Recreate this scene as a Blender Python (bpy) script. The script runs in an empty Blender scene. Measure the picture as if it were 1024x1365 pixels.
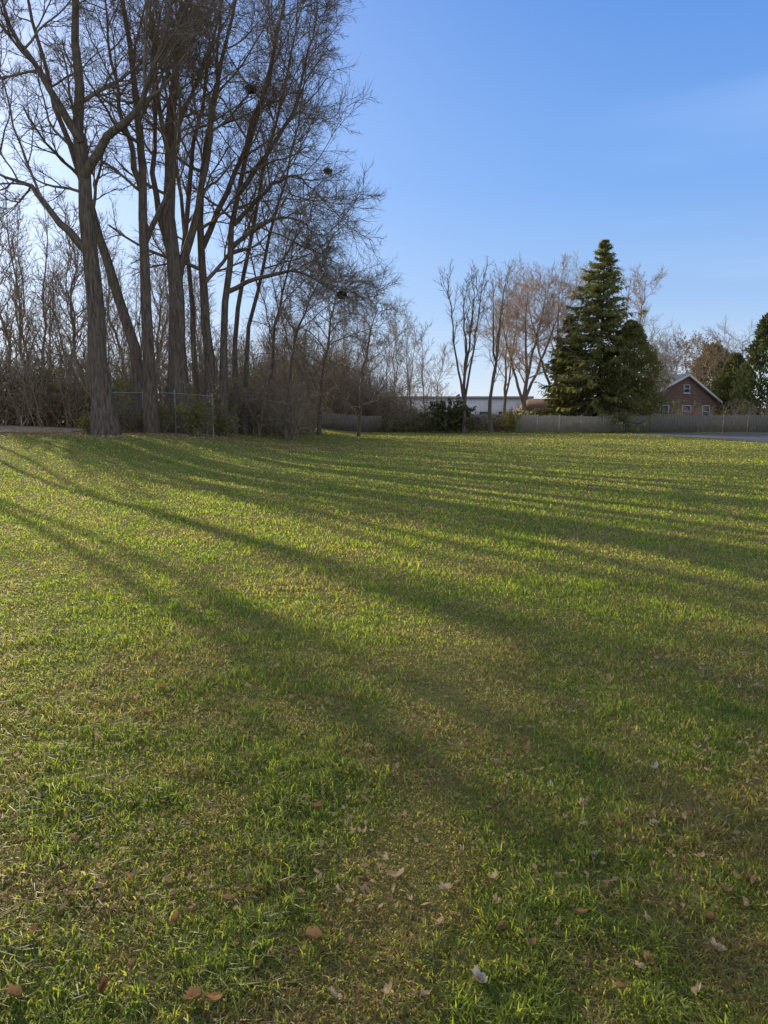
import bpy, math, random
import numpy as np
from mathutils import Vector
rng = np.random.default_rng(11)
random.seed(5)
SC = bpy.context.scene
COL = SC.collection
# ------------------------------------------------------------------ camera maths
F = 990.0; CAMH = 1.6
PITCH = math.atan(126.5/F); cp, sp = math.cos(PITCH), math.sin(PITCH)
def ray(px, py):
    u = (px-512)/F; v = (682.5-py)/F
    return (u, cp+v*sp, -sp+v*cp)
def at(px, py, Y):
    d = ray(px, py); s = Y/d[1]
    return (d[0]*s, Y, CAMH+d[2]*s)
def X(px, Y): return at(px, 560, Y)[0]
def S(t):
    t = np.clip(t, 0, 1); return t*t*(3-2*t)
def G(x, y):
    x = np.asarray(x, float); y = np.asarray(y, float)
    return 0.8*S((-x-1.5)/10)*S((y-12)/22) + 0.35*S((-x-14)/10)*S((y-34)/14)
def ground_hit(px, py):
    d = ray(px, py); t = CAMH/-d[2]
    return d[0]*t, d[1]*t
_tab = rng.random((256, 256))
def vnoise(x, y, s, o=0):
    x = x/s+o*17.3; y = y/s+o*9.1
    xi = np.floor(x).astype(int); yi = np.floor(y).astype(int)
    fx = x-xi; fy = y-yi; fx = fx*fx*(3-2*fx); fy = fy*fy*(3-2*fy)
    a = _tab[xi % 256, yi % 256]; b = _tab[(xi+1) % 256, yi % 256]
    c = _tab[xi % 256, (yi+1) % 256]; d = _tab[(xi+1) % 256, (yi+1) % 256]
    return (a*(1-fx)+b*fx)*(1-fy)+(c*(1-fx)+d*fx)*fy
# ------------------------------------------------------------------ object helpers
def tag(o, label=None, cat=None, group=None, kind=None):
    if label: o['label'] = label
    if cat: o['category'] = cat
    if group: o['group'] = group
    if kind: o['kind'] = kind
    return o
def empty(name, loc, label, cat, group=None):
    o = bpy.data.objects.new(name, None); COL.objects.link(o)
    o.location = loc; o.empty_display_size = 0.3
    return tag(o, label, cat, group)
class MB:
    def __init__(s): s.V = []; s.Q = []; s.T = []; s.C = []; s.n = 0
    def add(s, V, Q=None, T=None, C=None):
        V = np.asarray(V, float).reshape(-1, 3)
        s.V.append(V)
        if Q is not None and len(Q): s.Q.append(np.asarray(Q, int)+s.n)
        if T is not None and len(T): s.T.append(np.asarray(T, int)+s.n)
        if C is not None: s.C.append(C)
        s.n += len(V)
    def box(s, x0, x1, y0, y1, z0, z1):
        V = [(x0,y0,z0),(x1,y0,z0),(x1,y1,z0),(x0,y1,z0),(x0,y0,z1),(x1,y0,z1),(x1,y1,z1),(x0,y1,z1)]
        s.add(V, [(0,3,2,1),(4,5,6,7),(0,1,5,4),(1,2,6,5),(2,3,7,6),(3,0,4,7)])
    def verts(s): return np.concatenate(s.V)
    def build(s, name, mat, parent=None, off=(0,0,0), smooth=False):
        V = np.concatenate(s.V)-np.asarray(off, float)
        Q = np.concatenate(s.Q) if s.Q else np.zeros((0,4), int)
        T = np.concatenate(s.T) if s.T else np.zeros((0,3), int)
        me = bpy.data.meshes.new(name)
        me.vertices.add(len(V)); me.vertices.foreach_set('co', V.astype(np.float32).ravel())
        loops = np.concatenate([Q.ravel(), T.ravel()]).astype(np.int32)
        me.loops.add(len(loops)); me.loops.foreach_set('vertex_index', loops)
        me.polygons.add(len(Q)+len(T))
        st = np.concatenate([np.arange(len(Q))*4, len(Q)*4+np.arange(len(T))*3]).astype(np.int32)
        me.polygons.foreach_set('loop_start', st)
        if smooth: me.polygons.foreach_set('use_smooth', np.ones(len(st), bool))
        me.update(calc_edges=True)
        if s.C:
            C = np.concatenate(s.C)
            ca = me.color_attributes.new('Col', 'FLOAT_COLOR', 'POINT')
            ca.data.foreach_set('color', np.concatenate([C, np.ones((len(C),1))], 1).astype(np.float32).ravel())
        me.materials.append(mat)
        o = bpy.data.objects.new(name, me); COL.objects.link(o)
        if parent: o.parent = parent
        return o
def nrm(v): return v/np.maximum(np.linalg.norm(v, axis=-1, keepdims=True), 1e-9)
def tubes(mb, P, R, sides):
    P = np.asarray(P, float); R = np.asarray(R, float)
    n, k, _ = P.shape
    T = nrm(np.gradient(P, axis=1))
    mt = nrm(T.mean(1))
    ax = np.where(np.abs(mt[:, :1]) < .75, np.array([[1., 0, 0]]), np.array([[0, 1., 0]]))
    ref = nrm(np.cross(mt, ax))[:, None, :]
    N = nrm(ref-(ref*T).sum(-1, keepdims=True)*T); B = np.cross(T, N)
    a = np.arange(sides)*2*math.pi/sides
    V = P[:, :, None, :]+R[:, :, None, None]*(np.cos(a)[None, None, :, None]*N[:, :, None, :]+np.sin(a)[None, None, :, None]*B[:, :, None, :])
    i = np.arange(n)[:, None, None]*k*sides; j = np.arange(k-1)[None, :, None]*sides; s = np.arange(sides)[None, None, :]; s2 = (s+1) % sides
    Q = np.stack([i+j+s, i+j+s2, i+j+sides+s2, i+j+sides+s], -1).reshape(-1, 4)
    mb.add(V.reshape(-1, 3), Q)
def grow(P0, D0, L, k, wander, up):
    n = len(P0); pts = np.zeros((n, k+1, 3)); pts[:, 0] = P0; D = nrm(D0)
    for j in range(k):
        D = D+rng.normal(0, wander, (n, 3)); D[:, 2] += up
        D = nrm(D); pts[:, j+1] = pts[:, j]+D*(L/k)[:, None]
    return pts
def kids(P, R, m, t0, t1, ang, asd, lo, lr, rr, k, wander, up, minr, fall=.5, bias=None, tip=.4):
    n, K, _ = P.shape
    plen = np.linalg.norm(np.diff(P, axis=1), axis=-1).sum(1)
    t = t0+(t1-t0)*(np.arange(m)[None, :]+rng.random((n, m)))/m
    f = t*(K-1); i = np.minimum(f.astype(int), K-2); w = (f-i)[..., None]
    ii = np.arange(n)[:, None]
    p = P[ii, i]*(1-w)+P[ii, i+1]*w
    tg = nrm(P[ii, i+1]-P[ii, i])
    r = R[ii, i]*(1-w[..., 0])+R[ii, i+1]*w[..., 0]
    az = np.arange(m)[None, :]*2.4+rng.random((n, 1))*6.28+rng.normal(0, .5, (n, m))
    h = np.where(np.abs(tg[..., 2:3]) < .9, np.array([0, 0, 1.]), np.array([1., 0, 0]))
    A = nrm(np.cross(tg, h)); B = np.cross(tg, A)
    a = np.radians(rng.normal(ang, asd, (n, m)))[..., None]
    D = np.cos(a)*tg+np.sin(a)*(np.cos(az)[..., None]*A+np.sin(az)[..., None]*B)
    if bias is not None: D = D+np.asarray(bias)
    L = (lo if lo else lr*plen[:, None])*(1-fall*t)*rng.uniform(.6, 1.3, (n, m))
    CP = grow(p.reshape(-1, 3), D.reshape(-1, 3), L.ravel(), k, wander, up)
    r0 = np.maximum(np.minimum(r*rr, L*.028), minr).ravel()
    CR = r0[:, None]*np.linspace(1, tip, k+1)[None, :]
    return CP, CR
def resample(pts, k):
    pts = np.asarray(pts, float); n = len(pts)
    ext = np.vstack([2*pts[0]-pts[1], pts, 2*pts[-1]-pts[-2]])
    out = []
    for t in np.linspace(0, n-1-1e-6, k):
        i = int(t); f = t-i; a, b, c, d = ext[i], ext[i+1], ext[i+2], ext[i+3]
        out.append(.5*((2*b)+(-a+c)*f+(2*a-5*b+4*c-d)*f*f+(-a+3*b-3*c+d)*f**3))
    return np.array(out)
def leaves(mb, C, size, flat=0.0, asp=.6):
    n = len(C); d = rng.normal(0, 1, (n, 3)); d[:, 2] *= (1-flat); d = nrm(d)
    e = nrm(np.cross(d, rng.normal(0, 1, (n, 3))+np.array([0, 0, flat*4.])))
    if flat: e = nrm(np.cross(np.array([0, 0, 1.])+rng.normal(0, .45, (n, 3)), d))
    s = (size*rng.uniform(.6, 1.3, n))[:, None]
    V = np.stack([C-d*s, C+e*s*asp+d*s*.2, C+d*s, C-e*s*asp+d*s*.1], 1)
    mb.add(V.reshape(-1, 3), np.arange(n*4).reshape(-1, 4))
# ------------------------------------------------------------------ materials
def newmat(name):
    m = bpy.data.materials.new(name); m.use_nodes = True
    nt = m.node_tree; nt.nodes.clear()
    o = nt.nodes.new('ShaderNodeOutputMaterial')
    return m, nt, o
def noise_mat(name, c1, c2, scale=6, stretch=(1, 1, 1), rough=.85, bump=0.0, c3=None, transl=0.0, detail=5, coord='Object', spec=.2):
    m, nt, o = newmat(name); N = nt.nodes; L = nt.links
    tc = N.new('ShaderNodeTexCoord'); mp = N.new('ShaderNodeMapping'); mp.inputs['Scale'].default_value = stretch
    nz = N.new('ShaderNodeTexNoise'); nz.inputs['Scale'].default_value = scale; nz.inputs['Detail'].default_value = detail; nz.inputs['Roughness'].default_value = .65
    cr = N.new('ShaderNodeValToRGB'); e = cr.color_ramp.elements
    e[0].position = .33; e[0].color = (*c1, 1); e[1].position = .67; e[1].color = (*c2, 1)
    if c3: x = cr.color_ramp.elements.new(.5); x.color = (*c3, 1)
    L.new(tc.outputs[coord], mp.inputs[0]); L.new(mp.outputs[0], nz.inputs['Vector']); L.new(nz.outputs[0], cr.inputs[0])
    b = N.new('ShaderNodeBsdfPrincipled'); b.inputs['Roughness'].default_value = rough; b.inputs['Specular IOR Level'].default_value = spec
    L.new(cr.outputs[0], b.inputs['Base Color'])
    if bump:
        bp = N.new('ShaderNodeBump'); bp.inputs['Strength'].default_value = bump; bp.inputs['Distance'].default_value = .05
        L.new(nz.outputs[0], bp.inputs['Height']); L.new(bp.outputs[0], b.inputs['Normal'])
    if transl:
        tr = N.new('ShaderNodeBsdfTranslucent'); mx = N.new('ShaderNodeMixShader'); mx.inputs[0].default_value = transl
        L.new(cr.outputs[0], tr.inputs[0]); L.new(b.outputs[0], mx.inputs[1]); L.new(tr.outputs[0], mx.inputs[2]); L.new(mx.outputs[0], o.inputs[0])
    else: L.new(b.outputs[0], o.inputs[0])
    return m
M = {}
M['bark'] = noise_mat('bark', (.06, .043, .03), (.215, .16, .112), 3.0, (4, 4, .6), bump=.9)
M['twig'] = noise_mat('twig', (.145, .108, .074), (.26, .196, .136), 1.5)
M['pale_bark'] = noise_mat('pale_bark', (.14, .105, .073), (.29, .23, .165), 2.5, (4, 4, .6), bump=.6)
M['brush_twig'] = noise_mat('brush_twig', (.21, .155, .098), (.43, .335, .23), .5)
M['sunlit_twig'] = noise_mat('sunlit_twig', (.47, .33, .21), (.63, .47, .32), .6)  # orange sunlight on the far crowns is put into this twig colour
M['grey_twig'] = noise_mat('grey_twig', (.33, .26, .195), (.47, .38, .28), .8)
M['needle'] = noise_mat('needle', (.15, .165, .045), (.37, .35, .11), .9, transl=.5)
M['thuja'] = noise_mat('thuja', (.13, .135, .04), (.29, .265, .083), 1.2, transl=.48)
M['pine'] = noise_mat('pine', (.07, .09, .033), (.18, .19, .065), 1.2, transl=.3)
M['pale_conifer'] = noise_mat('pale_conifer', (.12, .135, .045), (.24, .23, .08), 1.2, transl=.3)  # lighter, yellower green than the pine foliage
M['olive_leaf'] = noise_mat('olive_leaf', (.17, .17, .035), (.36, .315, .088), 1.3, transl=.43)
M['brown_leaf'] = noise_mat('brown_leaf', (.16, .12, .06), (.34, .265, .13), .7, transl=.4)
M['rust_leaf'] = noise_mat('rust_leaf', (.22, .145, .075), (.38, .27, .15), .7, transl=.3)
M['litter'] = noise_mat('litter', (.25, .155, .075), (.55, .40, .22), .7, transl=.3)
M['dark_shrub'] = noise_mat('dark_shrub', (.065, .075, .032), (.15, .145, .058), 1.5, transl=.25)
M['nest'] = noise_mat('nest', (.03, .022, .015), (.08, .055, .035), 5)
M['fence_grey_shaded'] = noise_mat('fence_grey_shaded', (.13, .11, .088), (.26, .225, .185), 2.0, (8, 8, .7), bump=.2)  # grey boards in shadow, the darker tone is in the colour
M['fence_pale_lit'] = noise_mat('fence_pale_lit', (.21, .172, .125), (.38, .325, .245), 2.0, (8, 8, .7), bump=.2)  # boards in sun, the lighter tone is in the colour
M['steel'] = noise_mat('steel', (.22, .215, .20), (.36, .35, .33), 8, rough=.6, spec=.3)
M['wire'] = noise_mat('wire', (.18, .175, .165), (.28, .27, .255), 8, rough=.6, spec=.3)
M['white'] = noise_mat('white_paint', (.42, .41, .39), (.56, .55, .52), 2)
M['trim'] = noise_mat('trim_paint', (.54, .52, .49), (.68, .66, .62), 2)
M['pale_wall'] = noise_mat('pale_wall', (.62, .60, .56), (.78, .76, .72), .7)
M['shingle'] = noise_mat('shingle', (.30, .28, .25), (.47, .44, .40), 3, (1, 1, 3))
M['red_roof'] = noise_mat('red_roof', (.15, .085, .06), (.24, .14, .10), 2)
M['glass'] = noise_mat('glass', (.03, .035, .045), (.07, .08, .1), 1, rough=.08, spec=.6)
M['asphalt'] = noise_mat('asphalt', (.09, .09, .095), (.15, .15, .155), 5, rough=.9, bump=.2)
M['path'] = noise_mat('path', (.34, .25, .165), (.54, .42, .30), 1.2, rough=.95, bump=.3)
def brick_mat():
    m, nt, o = newmat('red_brick'); N = nt.nodes; L = nt.links
    tc = N.new('ShaderNodeTexCoord'); mp = N.new('ShaderNodeMapping'); mp.inputs['Rotation'].default_value = (math.pi/2, 0, 0)
    br = N.new('ShaderNodeTexBrick'); br.inputs['Color1'].default_value = (.12, .06, .043, 1); br.inputs['Color2'].default_value = (.168, .087, .06, 1)
    br.inputs['Mortar'].default_value = (.20, .16, .125, 1); br.inputs['Scale'].default_value = 2.2; br.inputs['Mortar Size'].default_value = .018
    b = N.new('ShaderNodeBsdfPrincipled'); b.inputs['Roughness'].default_value = .9
    L.new(tc.outputs['Object'], mp.inputs[0]); L.new(mp.outputs[0], br.inputs['Vector']); L.new(br.outputs[0], b.inputs['Base Color']); L.new(b.outputs[0], o.inputs[0])
    return m
M['brick'] = brick_mat()
def grass_mat():
    m, nt, o = newmat('grass_blades'); N = nt.nodes; L = nt.links
    at_ = N.new('ShaderNodeAttribute'); at_.attribute_name = 'Col'
    b = N.new('ShaderNodeBsdfPrincipled'); b.inputs['Roughness'].default_value = .45; b.inputs['Specular IOR Level'].default_value = .35
    vm = N.new('ShaderNodeVectorMath'); vm.operation = 'MULTIPLY'; vm.inputs[1].default_value = (2.2, 2.15, .9)
    mn = N.new('ShaderNodeVectorMath'); mn.operation = 'MINIMUM'; mn.inputs[1].default_value = (.9, .9, .9)
    tr = N.new('ShaderNodeBsdfTranslucent'); mx = N.new('ShaderNodeMixShader'); mx.inputs[0].default_value = .62
    L.new(at_.outputs['Color'], b.inputs['Base Color']); L.new(at_.outputs['Color'], vm.inputs[0]); L.new(vm.outputs[0], mn.inputs[0]); L.new(mn.outputs[0], tr.inputs[0])
    L.new(b.outputs[0], mx.inputs[1]); L.new(tr.outputs[0], mx.inputs[2]); L.new(mx.outputs[0], o.inputs[0])
    return m
M['grass'] = grass_mat()
def soil_mat():
    m, nt, o = newmat('lawn_ground'); N = nt.nodes; L = nt.links
    tc = N.new('ShaderNodeTexCoord')
    n1 = N.new('ShaderNodeTexNoise'); n1.inputs['Scale'].default_value = .35; n1.inputs['Detail'].default_value = 6
    n2 = N.new('ShaderNodeTexNoise'); n2.inputs['Scale'].default_value = 30; n2.inputs['Detail'].default_value = 8; n2.inputs['Roughness'].default_value = .75
    for n in (n1, n2): L.new(tc.outputs['Object'], n.inputs['Vector'])
    c1 = N.new('ShaderNodeValToRGB'); e = c1.color_ramp.elements
    e[0].position = .35; e[0].color = (.17, .195, .055, 1); e[1].position = .7; e[1].color = (.26, .245, .095, 1)
    c2 = N.new('ShaderNodeValToRGB'); e = c2.color_ramp.elements
    e[0].position = .35; e[0].color = (.42, .40, .34, 1); e[1].position = .68; e[1].color = (1.2, 1.12, .95, 1)
    L.new(n1.outputs[0], c1.inputs[0]); L.new(n2.outputs[0], c2.inputs[0])
    mu = N.new('ShaderNodeMix'); mu.data_type = 'RGBA'; mu.blend_type = 'MULTIPLY'; mu.inputs[0].default_value = 1
    L.new(c1.outputs[0], mu.inputs[6]); L.new(c2.outputs[0], mu.inputs[7])
    b = N.new('ShaderNodeBsdfPrincipled'); b.inputs['Roughness'].default_value = 1; b.inputs['Specular IOR Level'].default_value = .05
    L.new(mu.outputs[2], b.inputs['Base Color'])
    bp = N.new('ShaderNodeBump'); bp.inputs['Strength'].default_value = .6; bp.inputs['Distance'].default_value = .03
    L.new(n2.outputs[0], bp.inputs['Height']); L.new(bp.outputs[0], b.inputs['Normal']); L.new(b.outputs[0], o.inputs[0])
    return m
M['soil'] = soil_mat()
# ------------------------------------------------------------------ ground, paths
def sheet(name, xs, ys, mat, dz=0.0, label=None, cat=None):
    XX, YY = np.meshgrid(xs, ys, indexing='ij'); ZZ = G(XX, YY)+dz
    V = np.stack([XX, YY, ZZ], -1).reshape(-1, 3); nx, ny = len(xs), len(ys)
    i = np.arange(nx-1)[:, None]*ny; j = np.arange(ny-1)[None, :]
    Q = np.stack([i+j, i+ny+j, i+ny+j+1, i+j+1], -1).reshape(-1, 4)
    mb = MB(); mb.add(V, Q); o = mb.build(name, mat, smooth=True)
    return tag(o, label, cat, kind='structure')
far = np.array([75, 100, 150, 250, 450, 900.])
xs = np.concatenate([-far[::-1], np.linspace(-60, 60, 181), far])
ys = np.concatenate([[-200, -60], np.linspace(-20, 95, 173), [120, 170, 260, 450, 900.]])
sheet('ground', xs, ys, M['soil'], 0, 'wide lawn of patchy green grass running back to the fences', 'lawn')
sheet('parking_lot', np.linspace(24.2, 70, 40), np.linspace(22, 75, 50), M['asphalt'], .02, 'grey asphalt lot at the right edge of the lawn', 'pavement')
sheet('dirt_path', np.linspace(-60, -16.5, 60), np.linspace(37.5, 45, 12), M['path'], .03, 'pale dirt path running behind the left trees', 'path')
# ------------------------------------------------------------------ grass
def make_grass(N):
    a = -.42; lo, hi = 1.0**a, 82.0**a
    d = (lo+(hi-lo)*rng.random(N))**(1/a)
    x = (rng.random(N)*2-1)*(.62*d+.9)
    keep = ~((x > 24) & (d > 21)) & ~((x < -16) & (d > 37))
    wood = (x < -8) & (d > 36); keep &= ~wood | (rng.random(N) < .25)
    d = d[keep]; x = x[keep]; n = len(d)
    wx = x+.14*vnoise(x, d, .25, 11); wy = d+.14*vnoise(x, d, .25, 12)
    clump = vnoise(wx, wy, .085)*.5+vnoise(wx, wy, .28, 1)*.5
    patch = vnoise(wx, wy, .8, 2)*.35+vnoise(wx, wy, .22, 3)*.4+vnoise(wx, wy, .08, 5)*.25
    big = vnoise(x, d, 5.0, 4)
    strip = np.exp(-((x-.0-.2*(d-2))/(.16+.03*d))**2)*S((7.5-d)/4)
    h = (.022+.075*clump**2.0)*rng.uniform(.45, 1.4, n)*(1-.4*strip)
    h = np.where(d > 9, np.minimum(h, .07)+.012, h)
    w = np.maximum(.0018*rng.uniform(.7, 1.9, n), .00055*d)
    dry = np.clip((patch-.44)*3.0+(big-.5)*.4+.30+.16*S((8-d)/4)+.6*strip, .06, .95)
    isdry = rng.random(n) < dry*.84
    h = np.where(isdry, h*.78, h)
    near = S((7.5-d)/4)[:, None]
    g1 = np.array([.19, .285, .05])*(1-near)+np.array([.185, .245, .062])*near
    g2 = np.array([.38, .42, .065])*(1-near)+np.array([.33, .355, .078])*near
    g3 = np.array([.115, .185, .06])*(1-near)+np.array([.125, .17, .07])*near
    t = np.clip(rng.normal(.45+.5*(big-.5), .32, n), 0, 1)[:, None]
    c = g1*(1-t)+g2*t; u = (rng.random(n) < .25)[:, None]; c = np.where(u, g3, c)
    s = rng.random((n, 1)); dc = np.array([.54, .44, .26])*s+np.array([.31, .235, .135])*(1-s)
    dk = np.where(isdry, .9, 1.0)[:, None]
    c = np.where(isdry[:, None], dc, c)*rng.uniform(.65, 1.13, (n, 1))*dk
    ph = rng.random(n)*6.283; ps = rng.random(n)*6.283
    lean = np.clip(rng.normal(.82, .38, n), .05, 1.7); lean = np.where(isdry, lean+.4, lean)
    wd = np.stack([np.cos(ph), np.sin(ph), np.zeros(n)], 1)*w[:, None]
    ld = np.stack([np.cos(ps), np.sin(ps), np.zeros(n)], 1)*(h*lean)[:, None]
    b = np.stack([x, d, G(x, d)-.004], 1); up = np.zeros((n, 3)); up[:, 2] = h
    mid = b+ld*.35+up*.6; tip = b+ld*1.2+up*np.maximum(1-.35*lean, .42)[:, None]
    V = np.stack([b-wd, b+wd, mid-wd*.85, mid+wd*.85, tip], 1).reshape(-1, 3)
    i = np.arange(n)[:, None]*5
    mb = MB(); mb.add(V, i+np.array([[0, 1, 3, 2]]), i+np.array([[2, 3, 4]]), np.repeat(c, 5, 0))
    o = mb.build('grass', M['grass'])
    tag(o, 'short patchy green and straw coloured grass covering the lawn', 'grass', kind='stuff')
make_grass(580000)
# ------------------------------------------------------------------ trees
CROWN = {}
def tree_lines(name, label, lines, radii, spec, group=None, bark='bark', twig='twig', cat='tree', bias=None, k0=14, key=None, leafspec=None):
    """lines: list of world polylines, first is the trunk"""
    base = np.array(lines[0][0], float); base[2] = float(G(base[0], base[1]))
    root = empty(name, base, label, cat, group)
    P = np.array([resample(l, k0) for l in lines])
    P[0, 0, 2] = base[2]-.08
    P[:, 2:] += rng.normal(0, .06, P[:, 2:].shape)
    R = np.array([r[0]*(1-np.linspace(0, 1, k0))**1.1+r[1] for r in radii])
    R[0, 0] *= 1.45; R[0, 1] *= 1.08
    mb = MB(); tubes(mb, P[:1], R[:1], 12)
    if len(P) > 1: tubes(mb, P[1:], R[1:], 8)
    mc = MB(); pp, rr = P, R; sides = [5, 4, 3, 3]
    for i, s in enumerate(spec):
        pp, rr = kids(pp, rr, **s, bias=(bias if i == 0 else None))
        tubes(mc, pp, rr, sides[i])
    mb.build('trunk', M[bark], root, base, True)
    mc.build('crown', M[twig], root, base)
    if key: CROWN[key] = mc.verts()
    if leafspec:
        ml = MB(); nl, sz, mt = leafspec
        C = pp.reshape(-1, 3); C = C[rng.integers(0, len(C), nl)]+rng.normal(0, sz*.8, (nl, 3))
        leaves(ml, C, sz); ml.build('foliage', M[mt], root, base)
    return root
def big_spec(L1=5.5, n1=12, n2=8, n3=7, n4=5, up=.07, tw=.0068, t0=.36, droop=-.01):
    return [dict(m=n1, t0=t0, t1=.99, ang=52, asd=15, lo=L1*1.12, lr=0, rr=.55, k=7, wander=.13, up=up, minr=.028, fall=.45),
            dict(m=n2, t0=.15, t1=1, ang=43, asd=13, lo=0, lr=.55, rr=.55, k=5, wander=.12, up=droop, minr=.016, fall=.4),
            dict(m=n3, t0=.12, t1=1, ang=38, asd=13, lo=0, lr=.6, rr=.6, k=3, wander=.09, up=.03, minr=.0105, fall=.35),
            dict(m=n4, t0=.12, t1=1, ang=34, asd=12, lo=0, lr=.66, rr=.6, k=2, wander=.07, up=.06, minr=tw, fall=.3)]
def px_tree(name, label, Y, paths, radii, spec, spread=1.6, **kw):
    lines = []
    for i, p in enumerate(paths):
        dy = 0 if i == 0 else random.uniform(-spread, spread)
        n = len(p); l = []
        for j, (a, b) in enumerate(p):
            yy = Y+dy*j/(n-1)+(random.uniform(-.2, .2) if j else 0)
            l.append(at(a, b, yy))
        lines.append(l)
    b = lines[0][0]; lines[0][0] = (b[0], b[1], float(G(b[0], b[1])))
    return tree_lines(name, label, lines, radii, spec, **kw)
px_tree('bare_tree', 'leftmost big bare tree, thick trunk leaning left with a leafy sprout at its foot', 33,
        [[(142,578),(130,470),(118,330),(108,200),(103,80),(98,-60),(95,-170)],
         [(112,235),(140,190),(175,152),(205,95),(232,0),(250,-100)],
         [(116,335),(78,295),(45,252),(12,238),(-40,205)],
         [(108,190),(80,140),(42,85),(8,20),(-25,-70)]],
        [(.44,.04),(.2,.03),(.17,.02),(.17,.03)], big_spec(5.0, 8, n4=5, t0=.4), key='a')
px_tree('bare_tree', 'bare tree with straight grey trunk, second from left, beside a fence post', 36,
        [[(203,567),(196,450),(192,330),(189,200),(176,80),(160,-40),(150,-140)],
         [(190,260),(170,180),(150,90),(140,-30)],[(190,330),(225,250),(240,150),(238,40)]],
        [(.28,.04),(.13,.03),(.12,.03)], big_spec(4.8, 9, t0=.4))
px_tree('bare_tree', 'bare tree with slanting dark trunk leaning left between two straight trunks', 37.5,
        [[(196,560),(178,470),(148,365),(128,290),(100,220),(70,130),(40,20),(25,-80)]],
        [(.27,.04)], big_spec(4.5, 12, t0=.4))
px_tree('bare_tree', 'broad bare tree with thick forked trunk in the middle of the left clump', 38,
        [[(241,565),(236,450),(228,330),(224,200),(235,90),(255,-20),(265,-130)],
         [(230,385),(258,300),(278,200),(290,80),(300,-50)],[(228,340),(205,250),(208,130),(200,0)]],
        [(.46,.04),(.22,.03),(.17,.03)], big_spec(5.4, 10, t0=.4))
px_tree('bare_tree', 'slim bare tree crossing close behind the broad forked one, leaning right', 39.5,
        [[(222,563),(232,450),(246,340),(256,220),(275,100),(300,-20),(312,-100)]],
        [(.17,.03)], big_spec(4.2, 12))
px_tree('bare_tree', 'bare tree with curved trunk just right of the broad forked one', 40,
        [[(280,562),(278,470),(272,380),(266,270),(282,150),(308,30),(328,-80)],
         [(270,330),(305,250),(342,150),(370,50),(385,-40)]],
        [(.27,.04),(.14,.03)], big_spec(5.6, 12, t0=.3), key='b')
px_tree('bare_tree', 'wide spreading bare tree at the clump\'s right with arching boughs against the sky', 40,
        [[(298,562),(298,450),(306,335),(324,235),(354,120),(376,20),(386,-60)],
         [(308,330),(348,300),(392,292),(432,322)],[(316,260),(360,205),(396,135),(416,50),(424,-30)],
         [(302,390),(348,370),(395,362),(435,380),(458,398)],[(312,300),(358,250),(400,238),(434,268)]],
        [(.2,.03),(.12,.015),(.13,.02),(.12,.015),(.12,.015)], big_spec(4.4, 11, droop=-.05, t0=.3), key='c')
px_tree('bare_tree', 'slim bare tree bowed to the right on the right flank of the clump', 44,
        [[(326,562),(330,470),(344,380),(366,295),(386,215),(402,140),(410,70)]],
        [(.13,.02)], big_spec(4.6, 13, t0=.3, droop=-.05, up=.04), key='f')
px_tree('bare_tree', 'bare tree curving right with high twigs filling the top right of the clump', 43,
        [[(312,560),(316,450),(328,350),(350,240),(374,140),(392,50),(402,-40)]],
        [(.14,.025)], big_spec(5.2, 20, t0=.34, droop=-.01))
px_tree('bare_tree', 'thin bare tree leaning left between the broad forked tree and the curved one', 45,
        [[(264,560),(258,430),(246,300),(226,170),(212,60),(205,-50)]], [(.15,.03)], big_spec(4, 13))
px_tree('bare_tree', 'low bare tree with drooping twiggy boughs at the right foot of the clump', 43,
        [[(380,565),(385,500),(398,440),(415,395),(432,365)]], [(.09,.02)], big_spec(4.0, 14, up=-.05, t0=.1, droop=-.07), key='d')
px_tree('bare_tree', 'twiggy bare tree filling the gap right of the slim bowed one, halfway up', 48,
        [[(358,565),(362,480),(374,400),(390,330),(406,270)]], [(.11,.02)], big_spec(4.6, 13, t0=.2, droop=-.05, up=.03))
px_tree('bare_tree', 'bushy bare tree with arching twigs between the drooping tree and the small end tree', 58,
        [[(425,565),(430,500),(440,445),(446,405),(452,375)]], [(.13,.02)], big_spec(4.8, 20, up=.0, t0=.05, droop=-.04))
px_tree('bare_tree', 'small bushy bare tree last at the right end of the left wood', 62,
        [[(478,567),(482,515),(490,470),(496,435),(503,410)]], [(.1,.02)], big_spec(3.8, 20, up=.02, t0=.05), key='e')
def copy_tree(root, loc, rz, sc, label=None, group=None):
    r = root.copy(); COL.objects.link(r); r.location = loc; r.rotation_euler = (0, 0, rz); r.scale = (sc,)*3
    if label: r['label'] = label
    if group: r['group'] = group
    for ch in root.children:
        c = ch.copy(); COL.objects.link(c); c.parent = r
    return r
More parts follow.
